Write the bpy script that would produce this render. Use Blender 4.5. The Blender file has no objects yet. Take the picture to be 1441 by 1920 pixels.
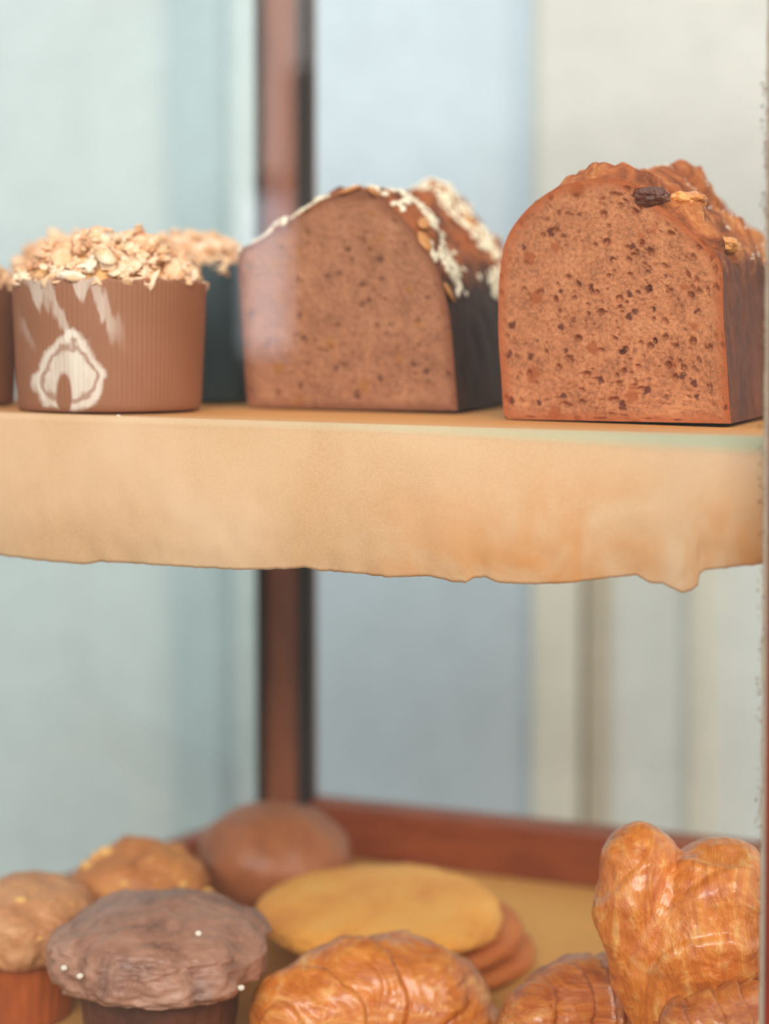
import bpy, bmesh, math, random
import numpy as np
from mathutils import Vector, Matrix, noise
R = math.radians
C = bpy.context.scene.collection
sc = bpy.context.scene
random.seed(7)

# ------------------------------------------------------------------ camera
F, CX, CY = 3000.0, 720.5, 745.0          # focal length / principal point in pixels of 1441x1920
PITCH = R(2.0)
CZ = 1.40
cam = bpy.data.cameras.new('camera'); co = bpy.data.objects.new('camera', cam); C.objects.link(co)
co.location = (0, 0, CZ); co.rotation_euler = (R(90) - PITCH, 0, 0)
cam.sensor_fit = 'VERTICAL'; cam.sensor_height = 36; cam.sensor_width = 27
cam.lens = F / 1920 * 36
cam.shift_y = -(960 - CY) / 1920
cam.clip_start = 0.02
cam.dof.use_dof = True; cam.dof.focus_distance = 0.705; cam.dof.aperture_fstop = 3.1
sc.camera = co

# ------------------------------------------------------------------ light
w = bpy.data.worlds.new('world'); sc.world = w; w.use_nodes = True
bg = w.node_tree.nodes['Background']; bg.inputs[0].default_value = (0.90, 0.95, 1.0, 1); bg.inputs[1].default_value = 0.6
def area(name, loc, target, size, size_y, power, col):
    l = bpy.data.lights.new(name, 'AREA'); l.shape = 'RECTANGLE'; l.size = size; l.size_y = size_y
    l.energy = power; l.color = col
    o = bpy.data.objects.new(name, l); C.objects.link(o); o.location = loc
    o.rotation_euler = (Vector(target) - Vector(loc)).to_track_quat('-Z', 'Y').to_euler()
    return o
area('shop_light', (-0.25, -1.35, 2.45), (0, 0.8, 1.25), 1.6, 0.9, 58, (1.0, 0.965, 0.92))
area('warm_fill', (0.95, -0.5, 2.2), (0.05, 0.8, 1.15), 0.5, 0.5, 16, (1.0, 0.82, 0.60))  # warm fill added to brighten the lower pastries, no known source
area('daylight', (-0.1, 0.95, 3.4), (0.1, 1.7, 1.0), 2.4, 0.7, 16, (0.95, 0.98, 1.0))
vs = sc.view_settings
vs.view_transform = 'Standard'; vs.look = 'None'; vs.gamma = 1; vs.use_curve_mapping = False; vs.exposure = 0.0

# ------------------------------------------------------------------ coordinates
TH = R(20)
U = Vector((math.cos(TH), -math.sin(TH), 0)); V = Vector((math.sin(TH), math.cos(TH), 0))
def W(u, v, z): return U * u + V * v + Vector((0, 0, z))
def ray(px, py):
    fw = Vector((0, math.cos(PITCH), -math.sin(PITCH))); up = Vector((0, math.sin(PITCH), math.cos(PITCH)))
    return fw + Vector((1, 0, 0)) * ((px - CX) / F) + up * (-(py - CY) / F)
CAM = Vector((0, 0, CZ))
def at_plane(px, py, p, n):
    d = ray(px, py); return CAM + d * ((p - CAM).dot(n) / d.dot(n))
def at_v(px, py, v): return at_plane(px, py, W(0, v, CZ), V)
def at_z(px, py, z): return at_plane(px, py, Vector((0, 0, z)), Vector((0, 0, 1)))
def at_y(px, py, y): return at_plane(px, py, Vector((0, y, 0)), Vector((0, 1, 0)))
def uv_of(p): return p.dot(U), p.dot(V)
def shelf_z(u): return CZ - 0.0362 - 0.012 * (u + 0.28)
Z0 = CZ - 0.356                            # floor of the case

# ------------------------------------------------------------------ materials
def lin(c):
    return tuple(((x/255)/12.92 if x/255 <= .04045 else ((x/255+.055)/1.055)**2.4) for x in c) + (1,)
def newmat(name):
    m = bpy.data.materials.new(name); m.use_nodes = True
    nt = m.node_tree; b = nt.nodes['Principled BSDF']; return m, nt, b
def N(nt, t, **kw):
    n = nt.nodes.new(t)
    for k, v in kw.items():
        if k in n.inputs: n.inputs[k].default_value = v
        else: setattr(n, k, v)
    return n
def coords(nt, scale=(1, 1, 1), kind='Object', rot=(0, 0, 0)):
    tc = N(nt, 'ShaderNodeTexCoord'); mp = N(nt, 'ShaderNodeMapping')
    mp.inputs['Scale'].default_value = scale; mp.inputs['Rotation'].default_value = rot
    nt.links.new(tc.outputs[kind], mp.inputs['Vector']); return mp.outputs[0]
def ramp(nt, fac, stops):
    r = N(nt, 'ShaderNodeValToRGB'); e = r.color_ramp.elements
    while len(e) < len(stops): e.new(0.5)
    for i, (p, c) in enumerate(stops):
        e[i].position = p; e[i].color = c if len(c) == 4 else lin(c)
    nt.links.new(fac, r.inputs[0]); return r.outputs[0]
def noise_t(nt, vec, scale, detail=4, rough=.6, dist=0):
    n = N(nt, 'ShaderNodeTexNoise'); n.inputs['Scale'].default_value = scale; n.inputs['Detail'].default_value = detail
    n.inputs['Roughness'].default_value = rough; n.inputs['Distortion'].default_value = dist
    nt.links.new(vec, n.inputs['Vector']); return n.outputs[0]
def voro(nt, vec, scale, feature='F1', rnd=1):
    n = N(nt, 'ShaderNodeTexVoronoi', feature=feature); n.inputs['Scale'].default_value = scale
    n.inputs['Randomness'].default_value = rnd
    nt.links.new(vec, n.inputs['Vector']); return n
def mix(nt, fac, a, b, bt='MIX'):
    m = N(nt, 'ShaderNodeMix', data_type='RGBA', blend_type=bt)
    for s, i in ((fac, 0), (a, 6), (b, 7)):
        if isinstance(s, (int, float)): m.inputs[i].default_value = s
        elif isinstance(s, tuple): m.inputs[i].default_value = s if len(s) == 4 else lin(s)
        else: nt.links.new(s, m.inputs[i])
    return m.outputs[2]
def bump(nt, b, h, strength=.3, dist=.001, prev=None):
    n = N(nt, 'ShaderNodeBump'); n.inputs['Strength'].default_value = strength; n.inputs['Distance'].default_value = dist
    nt.links.new(h, n.inputs['Height'])
    if prev: nt.links.new(prev, n.inputs['Normal'])
    nt.links.new(n.outputs[0], b.inputs['Normal']); return n.outputs[0]
def plain(name, col, rough=.6, spec=.5):
    m, nt, b = newmat(name); b.inputs['Base Color'].default_value = lin(col); b.inputs['Roughness'].default_value = rough
    b.inputs['Specular IOR Level'].default_value = spec
    v = coords(nt); n = noise_t(nt, v, 30, 3)
    c = mix(nt, n, tuple(int(x*.94) for x in col), tuple(min(255, int(x*1.04)) for x in col))
    nt.links.new(c, b.inputs['Base Color']); return m
def wood(name, a, b_, axis_scale=(1, 1, 12), rough=.45):
    m, nt, b = newmat(name); v = coords(nt, axis_scale)
    n = noise_t(nt, v, 12, 6, .6, 1.5)
    c = ramp(nt, n, [(.3, a), (.7, b_)]); nt.links.new(c, b.inputs['Base Color']); b.inputs['Roughness'].default_value = rough
    bump(nt, b, n, .15, .0005); return m
def thin_glass(name, tint=(.97, .99, .98, 1), k=.9):
    m, nt, b = newmat(name); nt.nodes.remove(b)
    out = nt.nodes['Material Output']
    tr = N(nt, 'ShaderNodeBsdfTransparent'); tr.inputs[0].default_value = tint
    gl = N(nt, 'ShaderNodeBsdfGlossy'); gl.inputs['Roughness'].default_value = .02; gl.inputs[0].default_value = (1, 1, 1, 1)
    fr = N(nt, 'ShaderNodeFresnel'); fr.inputs[0].default_value = 1.5
    mu = N(nt, 'ShaderNodeMath', operation='MULTIPLY'); mu.inputs[1].default_value = k
    nt.links.new(fr.outputs[0], mu.inputs[0])
    mx = N(nt, 'ShaderNodeMixShader'); nt.links.new(mu.outputs[0], mx.inputs[0])
    nt.links.new(tr.outputs[0], mx.inputs[1]); nt.links.new(gl.outputs[0], mx.inputs[2])
    nt.links.new(mx.outputs[0], out.inputs[0]); return m
def crumb_mat(name, cols, fruit, fruit2, spot=150, thr=.17, rimc=(170, 84, 40)):
    m, nt, b = newmat(name); v = coords(nt)
    n1 = noise_t(nt, v, 60, 5, .68); n2 = noise_t(nt, v, 500, 5, .75)
    c = ramp(nt, n1, [(.30, cols[0]), (.50, cols[1]), (.70, cols[2])])
    c2 = ramp(nt, n2, [(.34, tuple(int(x*.66) for x in cols[0])), (.58, cols[2])])
    c = mix(nt, .45, c, c2)
    nd = N(nt, 'ShaderNodeVectorMath', operation='ADD')        # wobble the spots' outlines
    wn = N(nt, 'ShaderNodeTexNoise'); wn.inputs['Scale'].default_value = 300; nt.links.new(v, wn.inputs['Vector'])
    sc_ = N(nt, 'ShaderNodeVectorMath', operation='SCALE'); sc_.inputs['Scale'].default_value = .0045
    nt.links.new(wn.outputs[1], sc_.inputs[0]); nt.links.new(v, nd.inputs[0]); nt.links.new(sc_.outputs[0], nd.inputs[1])
    vd = voro(nt, nd.outputs[0], spot); f = ramp(nt, vd.outputs['Distance'], [(thr, (1, 1, 1, 1)), (thr+.09, (0, 0, 0, 1))])
    c = mix(nt, f, c, fruit)  # dark spots painted in for the shade inside crumb holes
    vd2 = voro(nt, nd.outputs[0], 62); f2 = ramp(nt, vd2.outputs['Distance'], [(.16, (.85, .85, .85, 1)), (.24, (0, 0, 0, 1))])
    c = mix(nt, f2, c, fruit2)
    at = N(nt, 'ShaderNodeAttribute', attribute_name='rim')
    rm = ramp(nt, mix(nt, .12, at.outputs['Fac'], n2, 'LINEAR_LIGHT'), [(.90, (0, 0, 0, 1)), (1.0, (.85, .85, .85, 1))])
    c = mix(nt, rm, c, rimc)
    nt.links.new(c, b.inputs['Base Color']); b.inputs['Roughness'].default_value = .75
    b.inputs['Specular IOR Level'].default_value = .25
    p = bump(nt, b, n2, .55, .0010); bump(nt, b, noise_t(nt, v, 160, 4, .6), .5, .0016, p); return m
def baked(name, cols, scale=60, rough=.55, bs=.5, fine=350, coat=0, spec=.5, bd=.0015):
    m, nt, b = newmat(name); v = coords(nt)
    n1 = noise_t(nt, v, scale, 5, .62, .6); n2 = noise_t(nt, v, fine, 4, .7)
    k = len(cols); st = [(.3 + .4*i/(k-1), c) for i, c in enumerate(cols)]
    c = ramp(nt, n1, st); c = mix(nt, ramp(nt, n2, [(.3, (0, 0, 0, 1)), (.75, (.45, .45, .45, 1))]), c, cols[-1])
    nt.links.new(c, b.inputs['Base Color']); b.inputs['Roughness'].default_value = rough
    b.inputs['Specular IOR Level'].default_value = spec
    b.inputs['Coat Weight'].default_value = coat; b.inputs['Coat Roughness'].default_value = .25
    p = bump(nt, b, n1, bs, bd); bump(nt, b, n2, bs*.6, bd*.3, p); return m
def flaky(name, cols, rot=(0, 0, 0), stretch=(1, 1, 4.5)):
    m, nt, b = newmat(name); v = coords(nt, stretch, rot=rot)
    n1 = noise_t(nt, v, 22, 6, .62, 2.6); n2 = noise_t(nt, coords(nt), 48, 4, .55, 2.5); n3 = noise_t(nt, v, 120, 3, .6, .6)
    c = ramp(nt, n1, [(.28, cols[0]), (.43, cols[1]), (.56, cols[2]), (.70, cols[3])])
    c2 = ramp(nt, n2, [(.35, cols[1]), (.55, cols[2]), (.72, cols[3])]); c = mix(nt, .4, c, c2)
    nt.links.new(c, b.inputs['Base Color']); b.inputs['Roughness'].default_value = .4
    b.inputs['Coat Weight'].default_value = .6; b.inputs['Coat Roughness'].default_value = .2
    p = bump(nt, b, n1, .6, .0035); p = bump(nt, b, n2, .5, .002, p); bump(nt, b, n3, .35, .0008, p); return m

M = {}
M['wall'] = plain('wall_paint', (218, 226, 227), .8, .2)
M['wall_blue'] = plain('pale_blue_paint', (212, 223, 233), .7, .2)
M['wall_teal'] = plain('grey_teal_paint', (190, 206, 210), .7, .2)
M['pale'] = plain('pale_window_paint', (240, 241, 238), .6, .3)
M['cream'] = plain('cream_paint', (240, 232, 218), .6, .3)
M['tan'] = plain('tan_wood_paint', (208, 194, 174), .6, .3)
M['blind'] = plain('blind_fabric', (218, 213, 207), .9, .1)
M['floor'] = wood('floor_wood', (186, 168, 148), (206, 190, 170), (1, 10, 1))
M['post'] = wood('reddish_wood', (136, 72, 48), (166, 98, 68), (6, 6, 1))
M['frontpost'] = wood('front_red_wood', (104, 30, 14), (136, 44, 22), (6, 6, 1))
M['rail'] = wood('rail_wood', (124, 54, 26), (158, 78, 42), (1, 1, 9))
M['gasket'] = plain('dark_gasket', (44, 34, 32), .6)
M['glass'] = thin_glass('case_glass', (.99,.995,.99,1), .42)
M['sideglass'] = thin_glass('side_glass', (.95, .98, .98, 1), .06)
M['shelfglass'] = thin_glass('shelf_glass', (.75, .9, .88, 1))
M['counter'] = wood('counter_wood', (110, 66, 40), (150, 96, 60), (1, 8, 1))
M['seal'] = baked('old_sealant', [(205, 190, 165), (225, 215, 195), (214, 202, 180)], 300, .5)
M['crumbs'] = plain('brown_crumbs', (160, 96, 52), .8)

# ------------------------------------------------------------------ mesh helpers
def mesh_obj(name, verts, faces, mat, parent=None, smooth=True, origin=None, rotz=0.0):
    """verts in world space; origin/rotz give the object its own frame."""
    me = bpy.data.meshes.new(name)
    o = bpy.data.objects.new(name, me); C.objects.link(o)
    if parent is not None:
        mw = Matrix.Translation(parent.location) @ parent.rotation_euler.to_matrix().to_4x4()
        o.parent = parent
    elif origin is not None:
        mw = Matrix.Translation(Vector(origin)) @ Matrix.Rotation(rotz, 4, 'Z')
        o.location = origin; o.rotation_euler = (0, 0, rotz)
    else: mw = Matrix.Identity(4)
    inv = mw.inverted()
    me.from_pydata([tuple(inv @ Vector(v)) for v in verts], [], faces); me.update()
    if smooth: me.polygons.foreach_set('use_smooth', [True]*len(me.polygons))
    if mat: me.materials.append(mat)
    return o
def fixn(o):
    bm = bmesh.new(); bm.from_mesh(o.data); bmesh.ops.recalc_face_normals(bm, faces=bm.faces); bm.to_mesh(o.data); bm.free(); return o
def empty(name, loc, rotz=0.0):
    o = bpy.data.objects.new(name, None); C.objects.link(o); o.location = loc; o.rotation_euler = (0, 0, rotz)
    o.empty_display_size = .02; return o
def tag(o, label=None, cat=None, group=None, kind=None):
    if label: o['label'] = label
    if cat: o['category'] = cat
    if group: o['group'] = group
    if kind: o['kind'] = kind
    return o
def boxv(p, ex, ey, ez):
    """box verts from corner p and three edge vectors"""
    v = [p + ex*i + ey*j + ez*k for k in (0, 1) for j in (0, 1) for i in (0, 1)]
    f = [(0, 2, 3, 1), (4, 5, 7, 6), (0, 1, 5, 4), (2, 6, 7, 3), (0, 4, 6, 2), (1, 3, 7, 5)]
    return v, f
def cbox(name, u0, u1, v0, v1, z0, z1, mat, parent=None, bev=.0015, **kw):
    vv, ff = boxv(W(u0, v0, z0), U*(u1-u0), V*(v1-v0), Vector((0, 0, z1-z0)))
    o = mesh_obj(name, vv, ff, mat, parent, smooth=False, **kw)
    if bev:
        b = o.modifiers.new('bevel', 'BEVEL'); b.width = bev; b.segments = 2
    return o
def nz(p, s, seed=0.0): return noise.noise(Vector(p)*s + Vector((seed, seed*1.7, -seed)))
def fbm(p, s, o=4, seed=0.0):
    t = 0; a = 1
    for _ in range(o): t += a*nz(p, s, seed); s *= 2; a *= .5
    return t
def catmull(pts, n):
    """n samples along an open Catmull-Rom through pts, uniform in arc length"""
    P = [Vector(p) for p in pts]; out = []
    Q = [P[0]*2-P[1]] + P + [P[-1]*2-P[-2]]
    for i in range(len(P)-1):
        a, b, c, d = Q[i:i+4]
        for k in range(24):
            t = k/24
            out.append(.5*((2*b) + (c-a)*t + (2*a-5*b+4*c-d)*t*t + (3*b-a-3*c+d)*t**3))
    out.append(P[-1]); L = [0]
    for i in range(1, len(out)): L.append(L[-1] + (out[i]-out[i-1]).length)
    res = []; j = 0
    for k in range(n):
        s = L[-1]*k/(n-1)
        while j < len(L)-2 and L[j+1] < s: j += 1
        t = (s-L[j])/max(1e-9, L[j+1]-L[j]); res.append(out[j].lerp(out[j+1], min(1, t)))
    return res
def grid_faces(nr, nc, wrap=False):
    f = []
    for i in range(nr-1):
        for j in range(nc if wrap else nc-1):
            k = (j+1) % nc
            f.append((i*nc+j, i*nc+k, (i+1)*nc+k, (i+1)*nc+j))
    return f

# ------------------------------------------------------------------ the room
VB = 1.60
def panel(name, px0, px1, z0, z1, v, depth, mat, label=None, cat=None, structure=True):
    u0 = uv_of(at_v(px0, 700, v))[0]; u1 = uv_of(at_v(px1, 700, v))[0]
    o = cbox(name, u0, u1, v, v+depth, z0, z1, mat, None, .003)
    if structure: o['kind'] = 'structure'
    else: tag(o, label, cat)
    return o
o = cbox('wall_back', -3.4, 1.8, VB, VB+.1, 0, 2.7, M['wall'], None, 0); o['kind'] = 'structure'
o = cbox('wall_front', -3.4, 1.8, -2.1, -2.0, 0, 2.7, M['wall'], None, 0); o['kind'] = 'structure'
o = cbox('wall_left', -3.4, -3.3, -2.0, VB, 0, 2.7, M['wall'], None, 0); o['kind'] = 'structure'
# bright window across the room, seen as a soft pale patch mirrored in the front glass
m, nt, b = newmat('daylit_pane'); b.inputs['Emission Color'].default_value = (.86, .9, 1, 1); b.inputs['Emission Strength'].default_value = 6.5
b.inputs['Base Color'].default_value = (.8, .85, .9, 1); M['daylit'] = m
def mirror_u(px): # where the wall behind the camera is met by a sight line bounced off the front glass
    p = at_v(px, 640, .636); d = (p-CAM); d = d - 2*d.dot(V)*V; t = (-2.0 - p.dot(V))/d.dot(V); return uv_of(p + d*t)[0], t
ua, t_ = mirror_u(462); ub, _ = mirror_u(548); dist = 1 + t_
uw0, uw1 = min(ua, ub), max(ua, ub)
o = cbox('window_2', uw0, uw1, -2.0, -1.985, CZ - .02, CZ + .055*.6*dist*1.9, M['daylit'], None, .002); o['kind'] = 'structure'
m, nt, b = newmat('haze_pane'); b.inputs['Emission Color'].default_value = (1, .9, .84, 1); b.inputs['Emission Strength'].default_value = 5.0  # unseen glowing pane, added so its reflection hazes the corner post
ua, _ = mirror_u(492); ub, _ = mirror_u(572)
o = cbox('glow_pane', min(ua, ub), max(ua, ub), -2.0, -1.985, CZ + .055*.6*dist*1.9+.05, 2.45, m, None, .002); o['kind'] = 'structure'
for a_, b_ in ((uw0-.06, uw0), (uw1, uw1+.06)):
    g = cbox('trim_5', a_, b_, -2.0, -1.97, .9, 2.0, M['cream'], None, .003); g['kind'] = 'structure'
o = cbox('floor', -3.4, 1.8, -2.1, VB+.1, -.05, 0, M['floor'], None, 0); o['kind'] = 'structure'
panel('trim_1', 322, 412, 0, 2.7, VB-.03, .03, M['wall_teal'])
panel('door_1', 560, 1000, 0, 2.7, VB-.022, .022, M['wall_blue'])
panel('trim_2', 996, 1085, 0, 2.7, VB-.04, .04, M['cream'])
panel('trim_3', 1098, 1140, 0, 2.7, VB-.03, .03, M['tan'])
panel('window_1', 1140, 1700, 0, 2.7, VB-.015, .015, M['pale'])
panel('trim_4', 1292, 1340, 0, 2.7, VB-.03, .03, M['cream'])
bl = panel('roller_blind', 1006, 1750, CZ-.12, 2.6, VB-.075, .012, M['blind'],
           'pale beige blind hanging behind the two loaves at the upper right', 'blind', False)

# ------------------------------------------------------------------ counter and glass case
UL, UR, VF, VBK = -.441, -.062, .636, 1.020          # inner faces of the case; its left side flares out towards the front
FL = .34
def ul_at(v): return UL - (VBK - v)*FL
ZT = CZ + .30
case = empty('display_case', W((UL+UR)/2, (VF+VBK)/2, Z0-.03), -TH)
tag(case, 'wood framed glass display case filled with loaves, muffins and croissants', 'display case')
PW = .026
def slab(name, pts, z0, z1, mat, parent, bev=.0015):
    vv = [W(u, v, z) for z in (z0, z1) for u, v in pts]; n = len(pts)
    ff = [tuple(range(n))[::-1], tuple(range(n, 2*n))] + [(i, (i+1) % n, n+(i+1) % n, n+i) for i in range(n)]
    o = fixn(mesh_obj(name, vv, ff, mat, parent, smooth=False))
    if bev: b = o.modifiers.new('bevel', 'BEVEL'); b.width = bev; b.segments = 2
    return o
ct = slab('counter', [(ul_at(VF)-PW-.02, VF-PW-.02), (UR+.45, VF-PW-.02), (UR+.45, VBK+PW+.005), (UL-PW-.02, VBK+PW+.005)], 0, Z0-.03, M['counter'], None, .004)
tag(ct, 'brown wooden counter that carries the glass display case', 'counter')
slab('base_panel', [(ul_at(VF)-PW, VF-PW), (UR+PW, VF-PW), (UR+PW, VBK+PW), (UL-PW, VBK+PW)], Z0-.03, Z0-.0008, M['rail'], case, .002)
def post(u0, u1, v0, v1, mat):
    return cbox('post', u0, u1, v0, v1, Z0-.0008, ZT, mat, case, .002)
p = post(-.4595, -.4300, VBK-.006, VBK+.024, M['post'])
p['label'] = 'brown corner post with dark glazing strips'
for (a, b, c, d) in ((-.4312, -.4255, VBK-.0115, VBK-.0062), (-.4298, -.4235, VBK-.004, VBK+.003),
                     (-.4620, -.4575, VBK-.0125, VBK-.0062)):
    g = cbox('glazing_strip', a, b, c, d, Z0, ZT, M['gasket'], None, .0006)
    g.parent = p; g.matrix_parent_inverse = (Matrix.Translation(case.location) @ Matrix.Rotation(-TH, 4, 'Z')).inverted()
ur = uv_of(at_v(1438, 900, VF-PW))[0]; usl = uv_of(at_v(1438, 900, VF))[0]
post(ur, ur+PW+.01, VF-PW, VF+.002, M['frontpost'])
post(UR+.004, UR+.004+PW, VBK-.004, VBK+.024, M['post'])
post(ul_at(VF)-PW, ul_at(VF)-.002, VF-PW, VF+.002, M['post'])
cbox('back_rail', -.4300, UR+.004, VBK-.006, VBK+.016, Z0-.0008, Z0+.037, M['rail'], case, .003)
def side(w0, w1): return [(ul_at(VF+.004)-w1, VF+.004), (ul_at(VF+.004)-w0, VF+.004), (ul_at(VBK-.014)-w0, VBK-.014), (ul_at(VBK-.014)-w1, VBK-.014)]
slab('side_rail', side(0, .016), Z0-.0008, Z0+.03, M['rail'], case)
cbox('side_rail', UR+.004, UR+.026, VF+.002, VBK-.004, Z0-.0008, Z0+.037, M['rail'], case, .003)
cbox('front_rail', ul_at(VF), ur, VF-.022, VF-.004, Z0-.0008, Z0+.02, M['rail'], case, .003)
cbox('top_rail', -.43, UR+.004, VBK-.004, VBK+.016, ZT-.03, ZT, M['rail'], case, .003)
cbox('top_rail', ul_at(VF), ur, VF-.022, VF-.004, ZT-.03, ZT, M['rail'], case, .003)
def pane(name, p0, ex, ez, mat, th):
    vv, ff = boxv(p0, ex, th, ez); return mesh_obj(name, vv, ff, mat, case, smooth=False)
pane('front_glass', W(ul_at(VF), VF, Z0+.001), U*(ur-ul_at(VF)+.004), Vector((0, 0, ZT-Z0)), M['glass'], V*.004)
pane('back_glass', W(-.430, VBK+.004, Z0+.02), U*(UR+.430), Vector((0, 0, ZT-Z0-.02)), M['sideglass'], V*.004)
slab('side_glass', side(.006, .010), Z0+.02, ZT, M['sideglass'], case, 0)
pane('side_glass', W(UR+.012, VF+.002, Z0+.02), V*(VBK-VF-.01), Vector((0, 0, ZT-Z0-.02)), M['sideglass'], U*.004)
slab('top_glass', [(ul_at(VF)-.02, VF-.02), (UR+.02, VF-.02), (UR+.02, VBK+.02), (UL-.02, VBK+.02)], ZT, ZT+.004, M['glass'], case, 0)
# sealant bead along the right edge of the front glass
n = 220; vv = []
for i in range(n):
    z = Z0+.002 + (ZT-Z0-.03)*i/(n-1)
    wdt = .0022 + .0005*nz((0, 0, z), 90, 3)
    for k in range(6):
        a = math.pi*k/5
        vv.append(W(usl+.0002-wdt*(k/5), VF+.0042+.0008*math.sin(a)+.0002*nz((k, 0, z), 200), z))
sl = mesh_obj('sealant', vv, grid_faces(n, 6), M['seal'], case)
vv = []; ff = []
for i in range(260):
    z = Z0 + .1 + random.random()**.8*.36; r = random.uniform(.0002, .00055)
    c0 = W(usl - random.uniform(.0010, .0034), VF-.0002, z); b0 = len(vv)
    for d in ((r, 0, 0), (-r, 0, 0), (0, r*.5, 0), (0, -r*.5, 0), (0, 0, r*1.3), (0, 0, -r)): vv.append(c0 + Vector(d))
    for a in (0, 1):
        for b_ in (2, 3):
            for c_ in (4, 5): ff.append((b0+a, b0+b_, b0+c_))
o = mesh_obj('dried_crumbs', vv, ff, M['crumbs'], case); o['kind'] = 'stuff'
# shelf board, slightly tilted, on brackets
def tilted(name, pts, th, mat, parent, dz=0):
    vv = [W(u, v, shelf_z(u) - .0006 - th*k + dz) for k in (1, 0) for u, v in pts]
    ff = [(3, 2, 1, 0), (4, 5, 6, 7)] + [(i, (i+1) % 4, 4+(i+1) % 4, 4+i) for i in range(4)]
    return fixn(mesh_obj(name, vv, ff, mat, parent, smooth=False))
tilted('shelf', [(ul_at(.662)+.002, .662), (UR+.003, .662), (UR+.003, 1.010), (ul_at(1.010)+.002, 1.010)], .008, M['shelfglass'], case)
tilted('shelf_bracket', [(ul_at(.68), .68), (ul_at(.68)+.008, .68), (ul_at(1.)+.008, 1.0), (ul_at(1.), 1.0)], .012, M['rail'], case, -.0082)
tilted('shelf_bracket', [(UR-.005, .68), (UR+.003, .68), (UR+.003, 1.0), (UR-.005, 1.0)], .012, M['rail'], case, -.0082)

# ------------------------------------------------------------------ baking paper
def paper_mat(name, c0, c1, c2, band=False):
    m, nt, b = newmat(name); v = coords(nt)
    n = noise_t(nt, v, 12, 3, .5, .5); n2 = noise_t(nt, v, 900, 3, .7)
    c = ramp(nt, n, [(.3, c0), (.55, c1), (.75, c2)])
    c = mix(nt, ramp(nt, n2, [(.35, (0, 0, 0, 1)), (.7, (.3, .3, .3, 1))]), c, tuple(min(255, int(x*1.05)) for x in c2))
    if band:     # the green edge of the glass shelf shows through the paper along the fold
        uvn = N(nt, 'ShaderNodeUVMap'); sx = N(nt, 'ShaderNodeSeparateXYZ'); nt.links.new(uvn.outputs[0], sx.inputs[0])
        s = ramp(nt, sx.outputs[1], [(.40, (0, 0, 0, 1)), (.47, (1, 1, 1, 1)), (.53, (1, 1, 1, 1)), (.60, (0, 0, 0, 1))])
        c = mix(nt, ramp(nt, sx.outputs[1], [(.36, (1, 1, 1, 1)), (.46, (0, 0, 0, 1))]), c, (204, 142, 82))   # the flat part is a deeper golden than the drape
        a = ramp(nt, sx.outputs[0], [(.25, (0, 0, 0, 1)), (.95, (.75, .75, .75, 1))])
        c = mix(nt, mix(nt, 1.0, s, a, 'MULTIPLY'), c, (150, 164, 138))
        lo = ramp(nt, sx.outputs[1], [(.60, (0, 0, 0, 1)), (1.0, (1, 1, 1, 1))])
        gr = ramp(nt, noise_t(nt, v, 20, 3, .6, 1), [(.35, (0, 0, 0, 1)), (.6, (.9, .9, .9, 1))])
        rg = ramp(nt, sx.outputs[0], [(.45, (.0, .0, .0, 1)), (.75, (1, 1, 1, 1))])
        f = mix(nt, 1.0, mix(nt, 1.0, lo, gr, 'MULTIPLY'), rg, 'MULTIPLY')   # shading towards the drape's lower right, painted in as orange blotches
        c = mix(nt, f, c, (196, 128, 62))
    nt.links.new(c, b.inputs['Base Color']); b.inputs['Roughness'].default_value = .7
    b.inputs['Specular IOR Level'].default_value = .3
    p = bump(nt, b, n2, .25, .0003); bump(nt, b, noise_t(nt, v, 40, 4, .6, 1), .2, .0008, p); return m
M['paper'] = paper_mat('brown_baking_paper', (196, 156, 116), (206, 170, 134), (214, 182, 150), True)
M['paper_low'] = paper_mat('tray_paper', (208, 148, 78), (216, 158, 88), (222, 166, 98))
VE = .655
edge = [(-330, 1025), (0, 1040), (80, 1050), (150, 1056), (180, 1051), (330, 1060), (430, 1066), (500, 1066), (570, 1063), (592, 1069), (650, 1072),
        (720, 1080), (800, 1078), (850, 1089), (868, 1090), (885, 1081), (905, 1080), (935, 1090), (1000, 1093), (1060, 1091), (1120, 1084), (1190, 1076),
        (1214, 1090), (1240, 1092), (1278, 1110), (1296, 1104), (1309, 1092), (1307, 1078), (1318, 1067), (1425, 1056), (1500, 1050)]
crease = [(-330, 776), (0, 790), (300, 796), (450, 804), (800, 822), (1100, 842), (1430, 862), (1500, 866)]
def interp(tab, x):
    for (a, b), (c, d) in zip(tab, tab[1:]):
        if x <= c: return b + (d-b)*max(0, (x-a))/(c-a)
    return tab[-1][1]
nu = 600
pxs = [-330 + (1436+330)*i/(nu-1) for i in range(nu)]
rows_back, rows_arc, rows_dr = 60, 14, 40
nrow = rows_back + rows_arc + rows_dr
vv = [[None]*nu for _ in range(nrow)]; uvs = [[None]*nu for _ in range(nrow)]
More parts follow.
